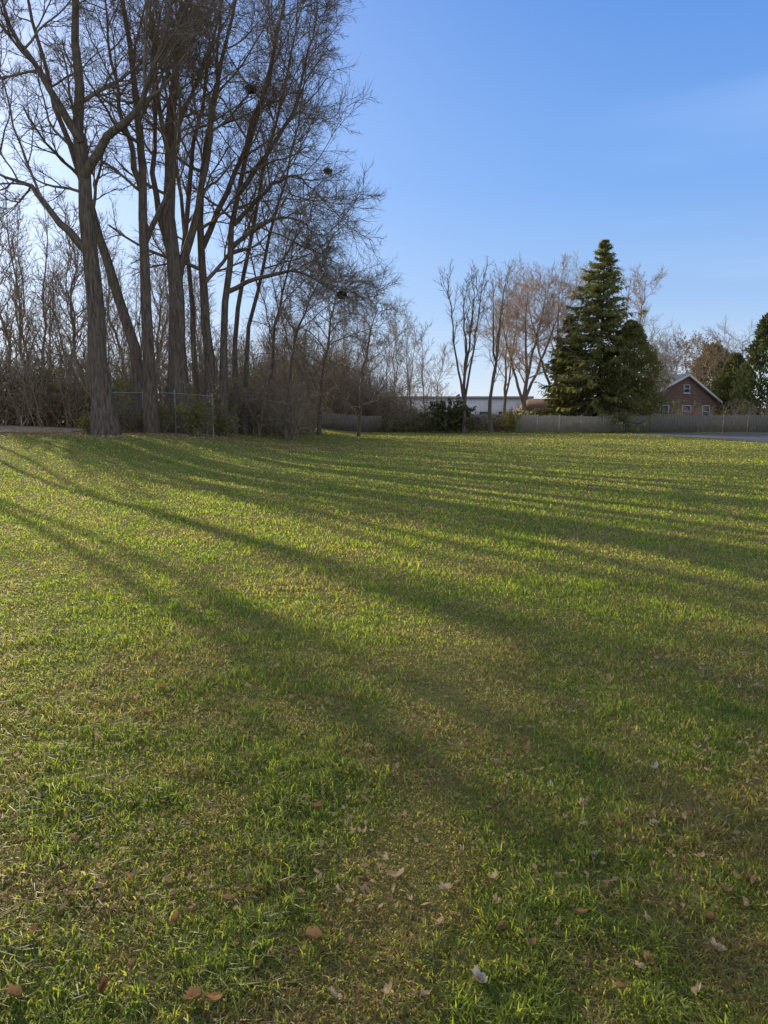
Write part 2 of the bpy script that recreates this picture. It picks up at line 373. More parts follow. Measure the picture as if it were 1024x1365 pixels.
# trees standing left of the frame: they shade the lawn
OFFL = 'tall slim bare tree of the row continuing past the left picture edge'
offp = []
for i, (px, Y, kind) in enumerate(((-104, 43, 0), (-150, 43, 0), (-36, 52, 1), (-88, 50, 0), (-205, 47, 0), (-262, 40, 0), (-128, 40, 0), (-52, 62, 1), (-24, 57, 1), (-44, 56, 1), (-30, 66, 1))):
    if i < 3:
        f0 = 243 if kind == 0 else 290
        offp.append(px_tree('bare_tree', OFFL, Y, [[(px,570),(px-5,400),(px+10,250),(px,100),(px-10,-30)],[(px+5,f0),(px+25,f0-85),(px+35,f0-170),(px+40,f0-260)],[(px+5,f0-8),(px-25,f0-85),(px-45,f0-175),(px-50,f0-260)]],
            [(.075,.03),(.06,.02),(.06,.02)] if kind == 0 else [(.22,.04),(.1,.02),(.1,.02)],
            big_spec(4.0, 14, n2=8, n3=6, n4=4, t0=.555, tw=.011, up=.09) if kind == 0 else big_spec(3.4, 5, n2=6, n3=5, n4=3, t0=.66), group='trees beyond the left picture edge'))
    else:
        p = offp[2] if kind == 1 else offp[i % 2]
        x = X(px, Y); copy_tree(p, (x, Y, float(G(x, Y))), random.uniform(0, 6.28), random.uniform(.98, 1.06))
# slender saplings behind
SAPL = 'slender bare sapling in the dense grey stand behind the big left trunks'
protos = []
spots = []
for i in range(54):
    px = -60+i*9.0+random.uniform(-6, 6); Y = random.uniform(48, 70)
    top = 290+max(0, px-40)*.34+random.uniform(-30, 90)
    spots.append((px, Y, min(top, 455)))
random.shuffle(spots)
def sap(x, y, H, label, group, bark='pale_bark', twig='brush_twig', r=.075, n1=26, L=2.4, up=.13, ang=38, cat='tree', n3=4, r4=.010):
    z = float(G(x, y)); ln = [(x, y, z)]; dx = random.uniform(-.14, .14)
    for j in range(1, 6): ln.append((x+dx*H*j/5+random.uniform(-.25, .25), y+random.uniform(-.2, .2), z+H*j/5))
    spec = [dict(m=n1, t0=.12, t1=.99, ang=ang, asd=12, lo=L, lr=0, rr=.5, k=5, wander=.12, up=up, minr=.015, fall=.5),
            dict(m=7, t0=.12, t1=1, ang=38, asd=14, lo=0, lr=.52, rr=.6, k=3, wander=.11, up=.06, minr=.0115, fall=.3),
            dict(m=n3, t0=.1, t1=1, ang=36, asd=14, lo=0, lr=.62, rr=.6, k=2, wander=.09, up=.06, minr=r4, fall=.3)]
    return tree_lines('bare_sapling', label, [ln], [(r, .015)], spec, group=group, bark=bark, twig=twig, cat=cat)
for i, (px, Y, top) in enumerate(spots):
    x = X(px, Y); z = float(G(x, Y)); H = at(px, top, Y)[2]-z
    if i < 6:
        o = sap(x, Y, H, SAPL, 'saplings behind the left trees'); protos.append((o, H))
    else:
        p, h0 = protos[i % 6]; o = copy_tree(p, (x, Y, z), random.uniform(0, 6.28), H/h0)
        if H/h0 < .6: o.scale = (.75, .75, H/h0)
# ------------------------------------------------------------------ thicket (uncountable undergrowth)
def thicket(name, label, n, pxr, yr, hr, hfun, nleaf, leafmat, lsz=.07):
    px = rng.uniform(*pxr, n); Y = rng.uniform(*yr, n); x = (px-512)/F*Y
    H = rng.uniform(*hr, n)*hfun(px)
    P0 = np.stack([x, Y, G(x, Y)-.05], 1); D = rng.normal(0, .3, (n, 3)); D[:, 2] = 1
    P = grow(P0, D, H, 6, .14, .02); R = np.maximum(.02*H/3, .012)[:, None]*np.linspace(1, .35, 7)[None]
    mb = MB(); tubes(mb, P, R, 4)
    p, r = kids(P, R, 10, .06, 1, 52, 15, 0, .42, .6, 4, .2, .02, .0115, fall=.4); tubes(mb, p, r, 3)
    p2, r2 = kids(p, r, 4, .15, 1, 45, 15, 0, .55, .7, 2, .18, .02, .010, fall=.3); tubes(mb, p2, r2, 3)
    tag(mb.build(name, M['brush_twig']), label, 'undergrowth', kind='stuff')
    if nleaf:
        ml = MB(); C = np.concatenate([p.reshape(-1, 3), p2.reshape(-1, 3)]); C = C[rng.integers(0, len(C), nleaf)]+rng.normal(0, .12, (nleaf, 3))
        g = G(C[:, 0], C[:, 1]); C = C[(C[:, 2] > g+.05) & (C[:, 2]-g < rng.exponential(1.8, nleaf)+.5)]
        leaves(ml, C, lsz); tag(ml.build('undergrowth_leaves', M[leafmat]), label.replace('twigs', 'clinging leaves'), 'leaves', kind='stuff')
thicket('thicket', 'tangle of bare brown twigs filling the ground behind the left trees', 800, (-80, 405), (43, 58), (1.8, 5.4), lambda p: 1-.35*np.clip((p-300)/100, 0, 1), 30000, 'brown_leaf', .086)
thicket('thicket', 'grey twigs in a low tangle behind the fence at the wood\'s right end', 1000, (385, 565), (82, 96), (3.0, 12.5), lambda p: 1-.74*np.clip((p-415)/135, 0, 1), 36000, 'brown_leaf', .11)
thicket('thicket', 'grey twigs in a dense tangle at the right foot of the left clump', 230, (285, 420), (56, 72), (2.5, 8.0), lambda p: 1-.3*np.clip((p-360)/55, 0, 1), 12000, 'brown_leaf', .09)
thicket('thicket', 'low dark twigs along the far side of the lawn below the bare trees', 130, (510, 685), (78, 82), (.9, 2.2), lambda p: 1+0*p, 7000, 'dark_shrub', .10)
thicket('thicket', 'thin bare twigs of hedge rising over the fence around the brick house', 120, (845, 1040), (84, 91), (1.8, 4.0), lambda p: 1+0*p, 700, 'brown_leaf', .09)
# ------------------------------------------------------------------ shrubs with leaves
def shrub(px, Y, H, W, label, mat, nst=14, nl=2600, sz=.075, name='leafy_shrub', group=None):
    x = X(px, Y); z = float(G(x, Y)); root = empty(name, (x, Y, z), label, 'shrub', group)
    P0 = np.stack([rng.normal(0, W*.12, nst)+x, rng.normal(0, W*.12, nst)+Y, np.full(nst, z-.05)], 1)
    D = rng.normal(0, W/H*.5, (nst, 3)); D[:, 2] = 1
    P = grow(P0, D, rng.uniform(.65, 1.05, nst)*H, 6, .1, .0); R = np.full((nst, 7), .02)*np.linspace(1, .4, 7)
    mb = MB(); tubes(mb, P, R, 4)
    p, r = kids(P, R, 9, .15, 1, 50, 12, 0, .38, .6, 4, .15, .0, .01); tubes(mb, p, r, 3)
    p2, r2 = kids(p, r, 3, .2, 1, 45, 12, 0, .5, .7, 3, .15, .0, .008); tubes(mb, p2, r2, 3)
    mb.build('stems', M['twig'], root, (x, Y, z))
    ml = MB(); C = np.concatenate([p.reshape(-1, 3), p2.reshape(-1, 3)]); C = C[rng.integers(0, len(C), nl)]+rng.normal(0, .09, (nl, 3))
    C = C[C[:, 2] > z+.04]
    leaves(ml, C, sz); ml.build('foliage', M[mat], root, (x, Y, z))
    return root
shrub(70, 46.5, 3.6, 2.6, 'olive green leafy shrub behind the path at the far left', 'olive_leaf', nl=2000)
shrub(15, 46, 3.4, 2.6, 'dark green dense shrub at the left picture edge behind the path', 'dark_shrub', nl=3600)
shrub(45, 48.5, 4.2, 2.6, 'dark green shrub second from the left picture edge, behind the olive one', 'dark_shrub', nl=3600)
shrub(104, 46, 2.4, 1.8, 'low yellow green shrub left of the leftmost big trunk, behind the path', 'olive_leaf', nl=1500)
shrub(120, 33.4, 1.1, .8, 'knee high yellowish sprout at the foot of the leftmost big trunk', 'olive_leaf', nst=9, nl=600, sz=.05)
shrub(160, 40, 3.8, 1.8, 'olive leafed shrub just right of the leftmost big trunk', 'olive_leaf', nl=1200)
shrub(215, 36.1, 1.8, 1.4, 'thin olive leafed shrub in front of the chain link fence', 'olive_leaf', nl=800, sz=.055)
shrub(172, 36.0, 1.5, 1.2, 'low brown leafed shrub in front of the chain link fence, left of the olive one', 'brown_leaf', nl=800, sz=.055)
shrub(262, 36.0, 2.3, 1.5, 'yellow green leafy shrub by the chain link fence right of the broad forked trunk', 'olive_leaf', nl=1100, sz=.065)
shrub(298, 38.5, 1.7, 1.3, 'small olive shrub right of the last chain link post', 'olive_leaf', nl=700, sz=.06)
shrub(325, 45, 2.8, 2.2, 'brown leafed shrub right of the chain link fence end', 'brown_leaf', nl=1500)
shrub(375, 52, 3.0, 2.4, 'tan leafed shrub under the slim bowed tree', 'brown_leaf', nl=1500)
shrub(345, 51, 4.2, 2.4, 'tall olive shrub under the curving tree with high twigs', 'olive_leaf', nl=1400)
shrub(398, 60, 3.4, 2.6, 'olive shrub at the far right foot of the left clump', 'olive_leaf', nl=1400)
shrub(600, 76, 3.6, 3.6, 'dark green dense shrub below the tall forked bare tree across the lawn', 'dark_shrub', nst=24, nl=6500, sz=.13, name='evergreen_shrub')
shrub(684, 77, 2.6, 2.2, 'yellowing low shrub in front of the pale far fence end', 'olive_leaf', nst=18, nl=1700, sz=.1)
# ------------------------------------------------------------------ far trees
def far_tree(px, Y, top, label, n1=16, L=4, up=.14, ang=38, fork=None, twig='grey_twig', bark='pale_bark', r=.25, n2=7, n3=6, n4=0, tw=.013, leaf=None, group=None, t0=.3):
    x = X(px, Y); z = float(G(x, Y)); H = at(px, top, Y)[2]-z
    ln = [(x, Y, z)]+[(x+random.uniform(-.3, .3), Y+random.uniform(-.2, .2), z+H*.95*j/5) for j in range(1, 6)]
    lines = [ln]; rad = [(r, .02)]
    for (t, dx, ht) in (fork or []):
        bx, by, bz = ln[int(t*5)]
        lines.append([(bx, by, bz), (bx+dx*.45, by+random.uniform(-.6, .6), bz+(H*ht-bz)*.4), (bx+dx*.8, by+random.uniform(-1, 1), bz+(H*ht-bz)*.75), (bx+dx, by+random.uniform(-1, 1), z+H*ht)])
        rad.append((r*.55, .02))
    spec = [dict(m=n1, t0=t0, t1=.99, ang=ang, asd=11, lo=L, lr=0, rr=.5, k=6, wander=.11, up=up, minr=.028, fall=.45),
            dict(m=n2, t0=.15, t1=1, ang=38, asd=13, lo=0, lr=.52, rr=.55, k=4, wander=.11, up=.06, minr=.018, fall=.35),
            dict(m=n3, t0=.12, t1=1, ang=36, asd=13, lo=0, lr=.58, rr=.6, k=3, wander=.1, up=.05, minr=tw, fall=.3)]
    if n4: spec.append(dict(m=n4, t0=.1, t1=1, ang=34, asd=13, lo=0, lr=.62, rr=.6, k=2, wander=.08, up=.04, minr=tw, fall=.3))
    return tree_lines('bare_tree', label, lines, rad, spec, group=group, bark=bark, twig=twig, leafspec=leaf)
far_tree(619, 75, 365, 'sparse bare tree with narrow forked top, leftmost of the tall trees across the lawn', 10, 3.2, .18, 32, [(.3, -1.8, .95), (.3, 1.7, 1.0), (.5, 1.0, .97)], n2=6, n3=5, r=.2, twig='twig', bark='bark')
far_tree(655, 76, 362, 'narrow bare tree right of the forked sparse one across the lawn', 10, 3.2, .18, 32, [(.3, 1.6, 1.0), (.4, .6, .9)], n2=6, n3=6, r=.2, twig='grey_twig', bark='bark')
far_tree(672, 90, 385, 'slim pale bare tree between the narrow one and the round crowned one', 12, 3.4, .12, 40, [(.3, 1.4, .95)], twig='sunlit_twig', r=.2, n4=3)
far_tree(700, 86, 376, 'round crowned bare tree with sun tinted tan twigs left of the tall spruce', 16, 5.4, .02, 55, [(.2, -3.0, .8), (.2, 4.2, .92), (.4, 1.8, .98)], twig='sunlit_twig', r=.3, n4=5)
far_tree(740, 90, 368, 'bare tree with sun tinted tan twigs rising just behind the tall spruce at its left', 16, 5.4, .02, 55, [(.2, -3.6, .9), (.2, 3.4, .93)], twig='sunlit_twig', r=.3, n4=5)
far_tree(832, 92, 362, 'bare tree with sun tinted tan twigs showing right of the spruce top', 13, 4.5, .06, 48, [(.3, 2, .95)], twig='sunlit_twig', r=.28, n4=4)
far_tree(884, 102, 446, 'small bare tree left of the brick house gable', 14, 4, .06, 50, [(.2, -1.5, .9), (.2, 2, .9)], twig='grey_twig', r=.22, n4=3)
far_tree(925, 114, 455, 'tree with lingering brown leaves above the brick house roof', 13, 4.5, .08, 48, [(.2, -2, .9), (.2, 2, .9)], twig='sunlit_twig', r=.25, leaf=(3000, .13, 'rust_leaf'))
far_tree(985, 115, 448, 'bare tree with bleached crown behind the right end of the brick house', 14, 5, .06, 50, [(.2, -3, .95), (.2, 3, .95)], twig='grey_twig', r=.28, n4=3)
far_tree(868, 112, 475, 'low bare tree behind the dark cypress, left of the house', 14, 4, .08, 48, [(.2, -1.5, .9)], twig='grey_twig', r=.2, n4=3)
far_tree(876, 88, 470, 'twiggy bare tree veiling the left end of the brick house', 14, 2.8, .08, 48, [(.2, -.8, .9), (.2, 1.4, .9)], twig='grey_twig', r=.12, n4=2)
for px, top, Y in ((530, 432, 84), (548, 420, 86), (566, 446, 85), (512, 440, 87), (497, 428, 86), (478, 418, 88), (455, 425, 86), (538, 450, 90), (520, 415, 92), (580, 470, 88), (440, 415, 90)):
    o = sap(X(px, Y), Y, at(px, top, Y)[2], 'thin pale sapling at the open right end of the left wood', 'pale saplings right of the wood', twig='grey_twig', n1=26, L=3.2, n3=5, r4=.013)
# ------------------------------------------------------------------ conifers
def conifer(px, Y, top, W, label, mat='needle', whorls=34, nb=11, name='spruce_tree', low=.03, power=.8, sag=.35, sz=.44, nl=52, var=(.58, 1.18)):
    x = X(px, Y); z = float(G(x, Y)); H = at(px, top, Y)[2]-z
    root = empty(name, (x, Y, z), label, 'tree'); o = (x, Y, z)
    mb = MB(); tr = np.array([[(x, Y, z-.05)]+[(x+random.uniform(-.05, .05), Y, z+H*t) for t in (.25, .5, .75, 1)]])
    tubes(mb, tr, np.array([[.3, .22, .15, .08, .015]])*H/20, 8); mb.build('trunk', M['bark'], root, o, True)
    mc = MB(); ml = MB(); N = whorls*nb
    t = low+(1-low)*(np.repeat(np.arange(whorls), nb)+rng.random(N)*.9)/whorls; t = np.minimum(t, .985)
    az = rng.random(N)*6.283
    sect = .66+.66*vnoise(az*2.2, t*9, 1.0, 7)
    L = W*(1-t)**power*rng.uniform(*var, N)*sect+.12
    el = rng.normal(.05, .14, N)+.5*t
    D = np.stack([np.cos(az)*np.cos(el), np.sin(az)*np.cos(el), np.sin(el)], 1)
    s = np.linspace(0, 1, 7)
    P = np.array([x, Y, z])+np.stack([0*t, 0*t, t*H], 1)[:, None]+D[:, None]*L[:, None, None]*s[None, :, None]
    P[:, :, 2] -= sag*L[:, None]*(s**1.5-.45*s**4)[None]
    P[:, :, 2] = np.maximum(P[:, :, 2], z+.1)
    R = np.maximum(.012*L, .008)[:, None]*np.linspace(1, .4, 7)[None]
    tubes(mc, P, R, 3)
    f = rng.uniform(.1, 1.0, (N, nl))*6; i = np.minimum(f.astype(int), 5); w = (f-i)[..., None]
    ii = np.arange(N)[:, None]; C = P[ii, i]*(1-w)+P[ii, i+1]*w; T = nrm(P[ii, i+1]-P[ii, i])
    side = nrm(np.cross(T, np.array([0, 0, 1.])))*np.where(rng.random((N, nl, 1)) < .5, 1, -1)
    d = nrm(T*.6+side*rng.uniform(.1, .9, (N, nl, 1))+np.array([0, 0, -1.])*rng.uniform(.1, 1.1, (N, nl, 1))+rng.normal(0, .15, (N, nl, 3)))
    size = (sz*(.45+.55*np.minimum(L/W*1.6, 1)))[:, None]*rng.uniform(.6, 1.4, (N, nl)); size = size[..., None]
    e = nrm(np.cross(d, rng.normal(0, 1, (N, nl, 3))))*size*.2
    tip = C+d*size*1.6
    V = np.stack([C, C+d*size*.6+e, tip, C+d*size*.6-e], 2).reshape(-1, 3)
    V[:, 2] = np.maximum(V[:, 2], z+.02)
    ml.add(V, np.arange(len(V)).reshape(-1, 4))
    mc.build('branches', M['bark'], root, o); ml.build('crown', M[mat], root, o)
    return root
conifer(798, 82, 318, 7.6, 'tall dark spruce towering over the far fence with a pointed top', power=.82, whorls=46, nb=11, sag=.5, sz=.38, nl=60)
conifer(756, 84, 418, 3.3, 'shorter conifer hugging the left side of the tall spruce', whorls=26, power=.62, mat='thuja', sag=.45, sz=.36)
def column(px, Y, top, W, label, mat='thuja', n=9000, sz=.2, name='cypress_tree', bare=.0, shape=1.0):
    x = X(px, Y); z = float(G(x, Y)); H = at(px, top, Y)[2]-z
    root = empty(name, (x, Y, z), label, 'tree'); o = (x, Y, z)
    mb = MB(); tubes(mb, np.array([[(x, Y, z-.05), (x, Y, z+H*.5), (x, Y, z+H*.95)]]), np.array([[.18, .1, .02]]), 7); mb.build('trunk', M['bark'], root, o, True)
    t = bare+(1-bare)*rng.random(n)**.95; az = rng.random(n)*6.283
    prof = np.minimum(1, (1-t)*1.9)**.6*np.minimum(1, .72+t*1.6)
    lump = .52+.95*vnoise(az*2.0, t*H/1.1, 1.0, 8)
    r = W*prof*lump*rng.uniform(.45, 1, n)**.5
    C = np.stack([x+r*np.cos(az), Y+r*np.sin(az), z+t*H], 1)
    d = nrm(np.stack([np.cos(az)*.6, np.sin(az)*.6, np.ones(n)*.7*shape], 1)+rng.normal(0, .45, (n, 3)))
    e = nrm(np.cross(d, rng.normal(0, 1, (n, 3)))); s = (sz*rng.uniform(.6, 1.6, n))[:, None]
    V = np.stack([C, C+d*s*.7+e*s*.35, C+d*s*1.6, C+d*s*.7-e*s*.35], 1).reshape(-1, 3)
    ml = MB(); ml.add(V, np.arange(n*4).reshape(-1, 4)); ml.build('crown', M[mat], root, o)
    return root
column(836, 81, 430, 2.9, 'dense cypress right of the tall spruce, before the fence joint', n=12000)
column(1022, 96, 418, 3.3, 'dark evergreen cut by the right picture edge behind the fence', 'pine', n=11000, sz=.28, name='evergreen_tree')
column(976, 104, 474, 2.6, 'pale yellow green evergreen behind the right end of the brick house', 'pale_conifer', 8000, .28, 'evergreen_tree')
column(947, 120, 462, 4.0, 'broad green evergreen peeping over the brick house roof', 'pale_conifer', 8000, .35, 'evergreen_tree')
# ------------------------------------------------------------------ fences
def board_fence(x0, y0, x1, y1, H, mat, label, bw=.14):
    L = math.hypot(x1-x0, y1-y0); root = empty('wooden_fence', (x0, y0, float(G(x0, y0))), label, 'fence')
    root.rotation_euler = (0, 0, math.atan2(y1-y0, x1-x0))
    npan = max(1, int(round(L/2.44))); w = L/npan
    def gz(s): return float(G(x0+(x1-x0)*s/L, y0+(y1-y0)*s/L))-float(G(x0, y0))
    for p in range(npan):
        mb = MB(); s = p*w+.06; dz = random.uniform(-.10, .08)
        while s+bw < (p+1)*w:
            h = H+dz+random.uniform(-.04, .04); b = gz(s)+.03
            pr = [(s, b), (s+bw, b), (s+bw, b+h-.05), (s+bw-.035, b+h), (s+.035, b+h), (s, b+h-.05)]
            V = [(a, 0, c) for a, c in pr]+[(a, .02, c) for a, c in pr]
            mb.add(V, [(0,1,2,5),(2,3,4,5),(7,6,11,8),(8,11,10,9)]+[(i,(i+6),(i+1)%6+6,(i+1)%6) for i in range(6)])
            s += bw+.015
        for zr in (.35, H-.4): mb.box(p*w+.05, (p+1)*w-.05, .022, .06, gz(p*w)+zr, gz(p*w)+zr+.09)
        mb.build('panel', mat, root)
    for p in range(npan+1):
        mb = MB(); g = gz(min(p*w, L)); mb.box(p*w-.05, p*w+.05, -.02, .08, g-.05, g+H+.08); mb.box(p*w-.06, p*w+.06, -.03, .09, g+H+.082, g+H+.11); mb.build('post', mat, root)
board_fence(X(405, 79), 79, X(508, 80), 80, 1.75, M['fence_grey_shaded'], 'shadow toned grey board fence at the right end of the left wood')
board_fence(X(508, 84), 84, X(688, 84), 84, 1.9, M['fence_grey_shaded'], 'shaded board fence half hidden behind the low dark brush')
board_fence(X(688, 76.5), 76.5, X(833, 77.5), 77.5, 1.75, M['fence_pale_lit'], 'pale sunlit board fence below the tall spruce')
board_fence(X(835, 78), 78, X(1130, 77), 77, 1.8, M['fence_grey_shaded'], 'grey board fence beyond the asphalt lot in front of the brick house')
def chain_fence():
    pts = [(150, 37), (192, 37), (234, 37), (284, 36.6)]
    W = [(X(p, y), y) for p, y in pts]; x0, y0 = W[0]; z0 = float(G(x0, y0)); H = 2.0
    root = empty('chain_link_fence', (x0, y0, z0), 'tall grey chain link fence between the left trunks', 'fence'); o = (x0, y0, z0)
    for (x, y) in W:
        z = float(G(x, y)); mb = MB(); tubes(mb, np.array([[(x, y, z-.05), (x, y, z+1), (x, y, z+H+.08)]]), np.array([[.034]*3]), 8)
        tubes(mb, np.array([[(x, y, z+H+.08), (x, y, z+H+.1), (x, y, z+H+.13)]]), np.array([[.044, .04, .01]]), 8); mb.build('post', M['steel'], root, o, True)
    for (a, b) in zip(W[:-1], W[1:]):
        za, zb = float(G(*a)), float(G(*b)); L = math.hypot(b[0]-a[0], b[1]-a[1])
        mr = MB(); tubes(mr, np.array([[(a[0], a[1], za+H), ((a[0]+b[0])/2, (a[1]+b[1])/2, (za+zb)/2+H), (b[0], b[1], zb+H)]]), np.array([[.018]*3]), 6); mr.build('top_rail', M['steel'], root, o)
        mw = MB(); P = []; st = .1; n = int((L+H)/st)
        for sgn in (1, -1):
            for i in range(n):
                c = -H+i*st; s0, s1 = max(0, c), min(L, c+H)
                if s1-s0 < .05: continue
                q = []
                for s in (s0, (s0+s1)/2, s1):
                    zz = (s-c) if sgn > 0 else H-(s-c); f = s/L
                    q.append((a[0]+(b[0]-a[0])*f, a[1]+(b[1]-a[1])*f, za+(zb-za)*f+.03+zz*.97))
                P.append(q)
        tubes(mw, np.array(P), np.full((len(P), 3), .0026), 3); mw.build('wire_mesh', M['wire'], root, o)
chain_fence()
# ------------------------------------------------------------------ buildings
def window(root, x0, x1, z0, z1, y, fw=.12, mull=True):
    f = MB(); f.box(x0, x1, y-.06, y+.02, z1-fw, z1); f.box(x0, x1, y-.06, y+.02, z0, z0+fw)
    f.box(x0, x0+fw, y-.06, y+.02, z0+fw, z1-fw); f.box(x1-fw, x1, y-.06, y+.02, z0+fw, z1-fw)
    if mull: f.box(x0+fw, x1-fw, y-.055, y+.02, (z0+z1)/2-.04, (z0+z1)/2+.04)
    fo = f.build('window', M['white'], root)
    g = MB(); g.box(x0+fw, x1-fw, y-.02, y-.005, z0+fw, z1-fw); g.build('pane', M['glass'], fo)
    s = MB(); s.box(x0-.08, x1+.08, y-.14, y-.002, z0-.1, z0-.003); s.build('sill', M['white'], fo)
def brick_house():
    Y = 94; x0 = X(855, Y); w = 10.6
    root = empty('brick_house', (x0, Y, 0), 'brown red brick house with white trimmed gable behind the grey fence', 'house')
    root.rotation_euler = (0, 0, math.radians(12))
    ez = 3.7; pk = 6.85; pc = w*.58; D = 12
    mb = MB(); V = [(0,0,-.05),(w,0,-.05),(w,0,ez),(pc,0,pk),(0,0,ez)]; V2 = [(a, D, c) for a, b, c in V]
    mb.add(V+V2, [(0,1,2,4),(6,5,9,7),(0,5,6,1),(1,6,7,2),(5,0,4,9)], [(2,3,4),(7,9,8)]); mb.build('wall', M['brick'], root)
    rf = MB(); ov = .45
    sl = (pk-ez)/pc; sr = (pk-ez)/(w-pc)
    ends = ((-ov, ez-ov*sl, pc, pk), (w+ov, ez-ov*sr, pc, pk))
    for (xa, za, xb, zb) in ends:
        V = [(xa,-ov,za+.02),(xb,-ov,zb+.02),(xb,D+ov,zb+.02),(xa,D+ov,za+.02),(xa,-ov,za+.2),(xb,-ov,zb+.22),(xb,D+ov,zb+.22),(xa,D+ov,za+.2)]
        rf.add(V, [(0,3,2,1),(4,5,6,7),(0,1,5,4),(1,2,6,5),(2,3,7,6),(3,0,4,7)])
    ro = rf.build('roof', M['shingle'], root)
    ch = MB(); ch.box(pc-.9, pc-.2, 6, 6.7, pk-.8, pk+.9); ch.build('chimney', M['brick'], ro)
    tr = MB()
    for k, (xa, za, xb, zb) in enumerate(ends):
        q = .004*k
        V = [(xa,-ov-.05-q,za-.12),(xb,-ov-.05-q,zb-.12),(xb,-ov-.05-q,zb+.16),(xa,-ov-.05-q,za+.16),(xa,-ov-.004-q,za-.12),(xb,-ov-.004-q,zb-.12),(xb,-ov-.004-q,zb+.16),(xa,-ov-.004-q,za+.16)]
        tr.add(V, [(0,1,2,3),(7,6,5,4),(0,4,5,1),(3,2,6,7),(0,3,7,4),(1,5,6,2)])
    tr.build('gable_trim', M['trim'], root)
    window(root, 2.5, 3.8, 1.5, 3.1, 0); window(root, 5.6, 6.9, 1.5, 3.1, 0); window(root, 8.5, 9.6, 1.5, 3.1, 0)
    window(root, pc-.45, pc+.45, 4.6, 5.7, 0, .1)
brick_house()
def low_building(px0, px1, Y, H, wallm, roofm, label, pitched, nwin, name):
    x0, x1 = X(px0, Y), X(px1, Y); w = x1-x0; D = 10
    root = empty(name, (x0, Y, 0), label, 'building')
    mb = MB(); mb.box(0, w, 0, D, -.05, H); mb.build('wall', wallm, root)
    r = MB()
    if pitched:
        V = [(-.4,-.5,H-.05),(w+.4,-.5,H-.05),(w+.4,D+.5,H-.05),(-.4,D+.5,H-.05),(.8,D/2,H+1.7),(w-.8,D/2,H+1.7)]
        r.add(V, [(0,1,5,4),(2,3,4,5),(0,3,2,1)], [(1,2,5),(3,0,4)])
    else:
        r.box(-.3, w+.3, -.3, D+.3, H+.003, H+.35)
    r.build('roof', roofm, root)
    for i in range(nwin):
        c = w*(i+.5)/nwin; window(root, c-.8, c+.8, 1.1, 2.5, -.003, .1)
low_building(508, 708, 118, 4.5, M['pale_wall'], M['shingle'], 'long pale one storey building glimpsed behind the far brush', False, 8, 'long_building')
low_building(706, 790, 102, 2.5, M['brick'], M['red_roof'], 'low red roofed house behind the pale fence, left of the spruce', True, 4, 'low_house')
# ------------------------------------------------------------------ squirrel nests
def nest(key, px, py, Y, r, label):
    V = CROWN[key]; t = np.array(at(px, py, Y)); c = V[np.argmin(((V-t)**2).sum(1))]
    n = 260; d = nrm(rng.normal(0, 1, (n, 3))); P = c+d*(r*rng.random((n, 1))**.6)*np.array([1.2, 1, .8])
    mb = MB(); leaves(mb, P, .07); P0 = c+nrm(rng.normal(0, 1, (110, 3)))*r*.6
    L = grow(P0, rng.normal(0, 1, (110, 3)), np.full(110, r*1.3), 3, .3, 0); tubes(mb, L, np.full((110, 4), .01), 3)
    tag(mb.build('squirrel_nest', M['nest'], None), label, 'nest')
nest('b', 324, 130, 40, .26, 'dark leafy squirrel nest high in the branches of the left clump')
nest('c', 456, 392, 40, .24, 'dark squirrel nest on the lowest right bough against the sky')
nest('c', 437, 230, 40, .15, 'small squirrel nest in the twigs near the right edge of the crowns')
# ------------------------------------------------------------------ leaf litter and fallen leaves
def litter():
    n = 12000; x = rng.uniform(-27, 1, n); y = 38-np.abs(rng.normal(0, 4.5, n)); y = np.where(rng.random(n) < .4, rng.uniform(35, 42, n), y)
    k = rng.random(n) < np.clip((-x+2)/12, .08, 1); x, y = x[k], y[k]; m = 4600
    d = 2.2*(15**rng.random(m)); xx = (rng.random(m)*2-1)*.6*d
    k = xx < 23.5; xx, d = xx[k], d[k]
    sz = np.concatenate([np.full(len(x), .055), np.clip(.011+.0014*d, .013, .028)])
    x = np.concatenate([x, xx]); y = np.concatenate([y, d])
    C = np.stack([x, y, G(x, y)+.04], 1); mb = MB(); leaves(mb, C, sz, flat=.5, asp=.5)
    tag(mb.build('leaf_litter', M['litter']), 'scattered dry leaves strewn on the lawn under the trees', 'leaf litter', kind='stuff')
litter()
LM = {'tan': noise_mat('tan_leaf', (.46, .32, .18), (.70, .53, .33), 30, bump=.3, transl=.3),
      'brown': noise_mat('dry_leaf', (.23, .125, .055), (.44, .27, .13), 30, bump=.3, transl=.3),
      'grey': noise_mat('grey_leaf', (.42, .36, .28), (.60, .53, .43), 30, bump=.3, transl=.2),
      'orange': noise_mat('orange_leaf', (.36, .18, .07), (.56, .32, .14), 30, bump=.3, transl=.3),
      'red': noise_mat('red_leaf', (.17, .065, .04), (.30, .13, .07), 30, bump=.3, transl=.25)}
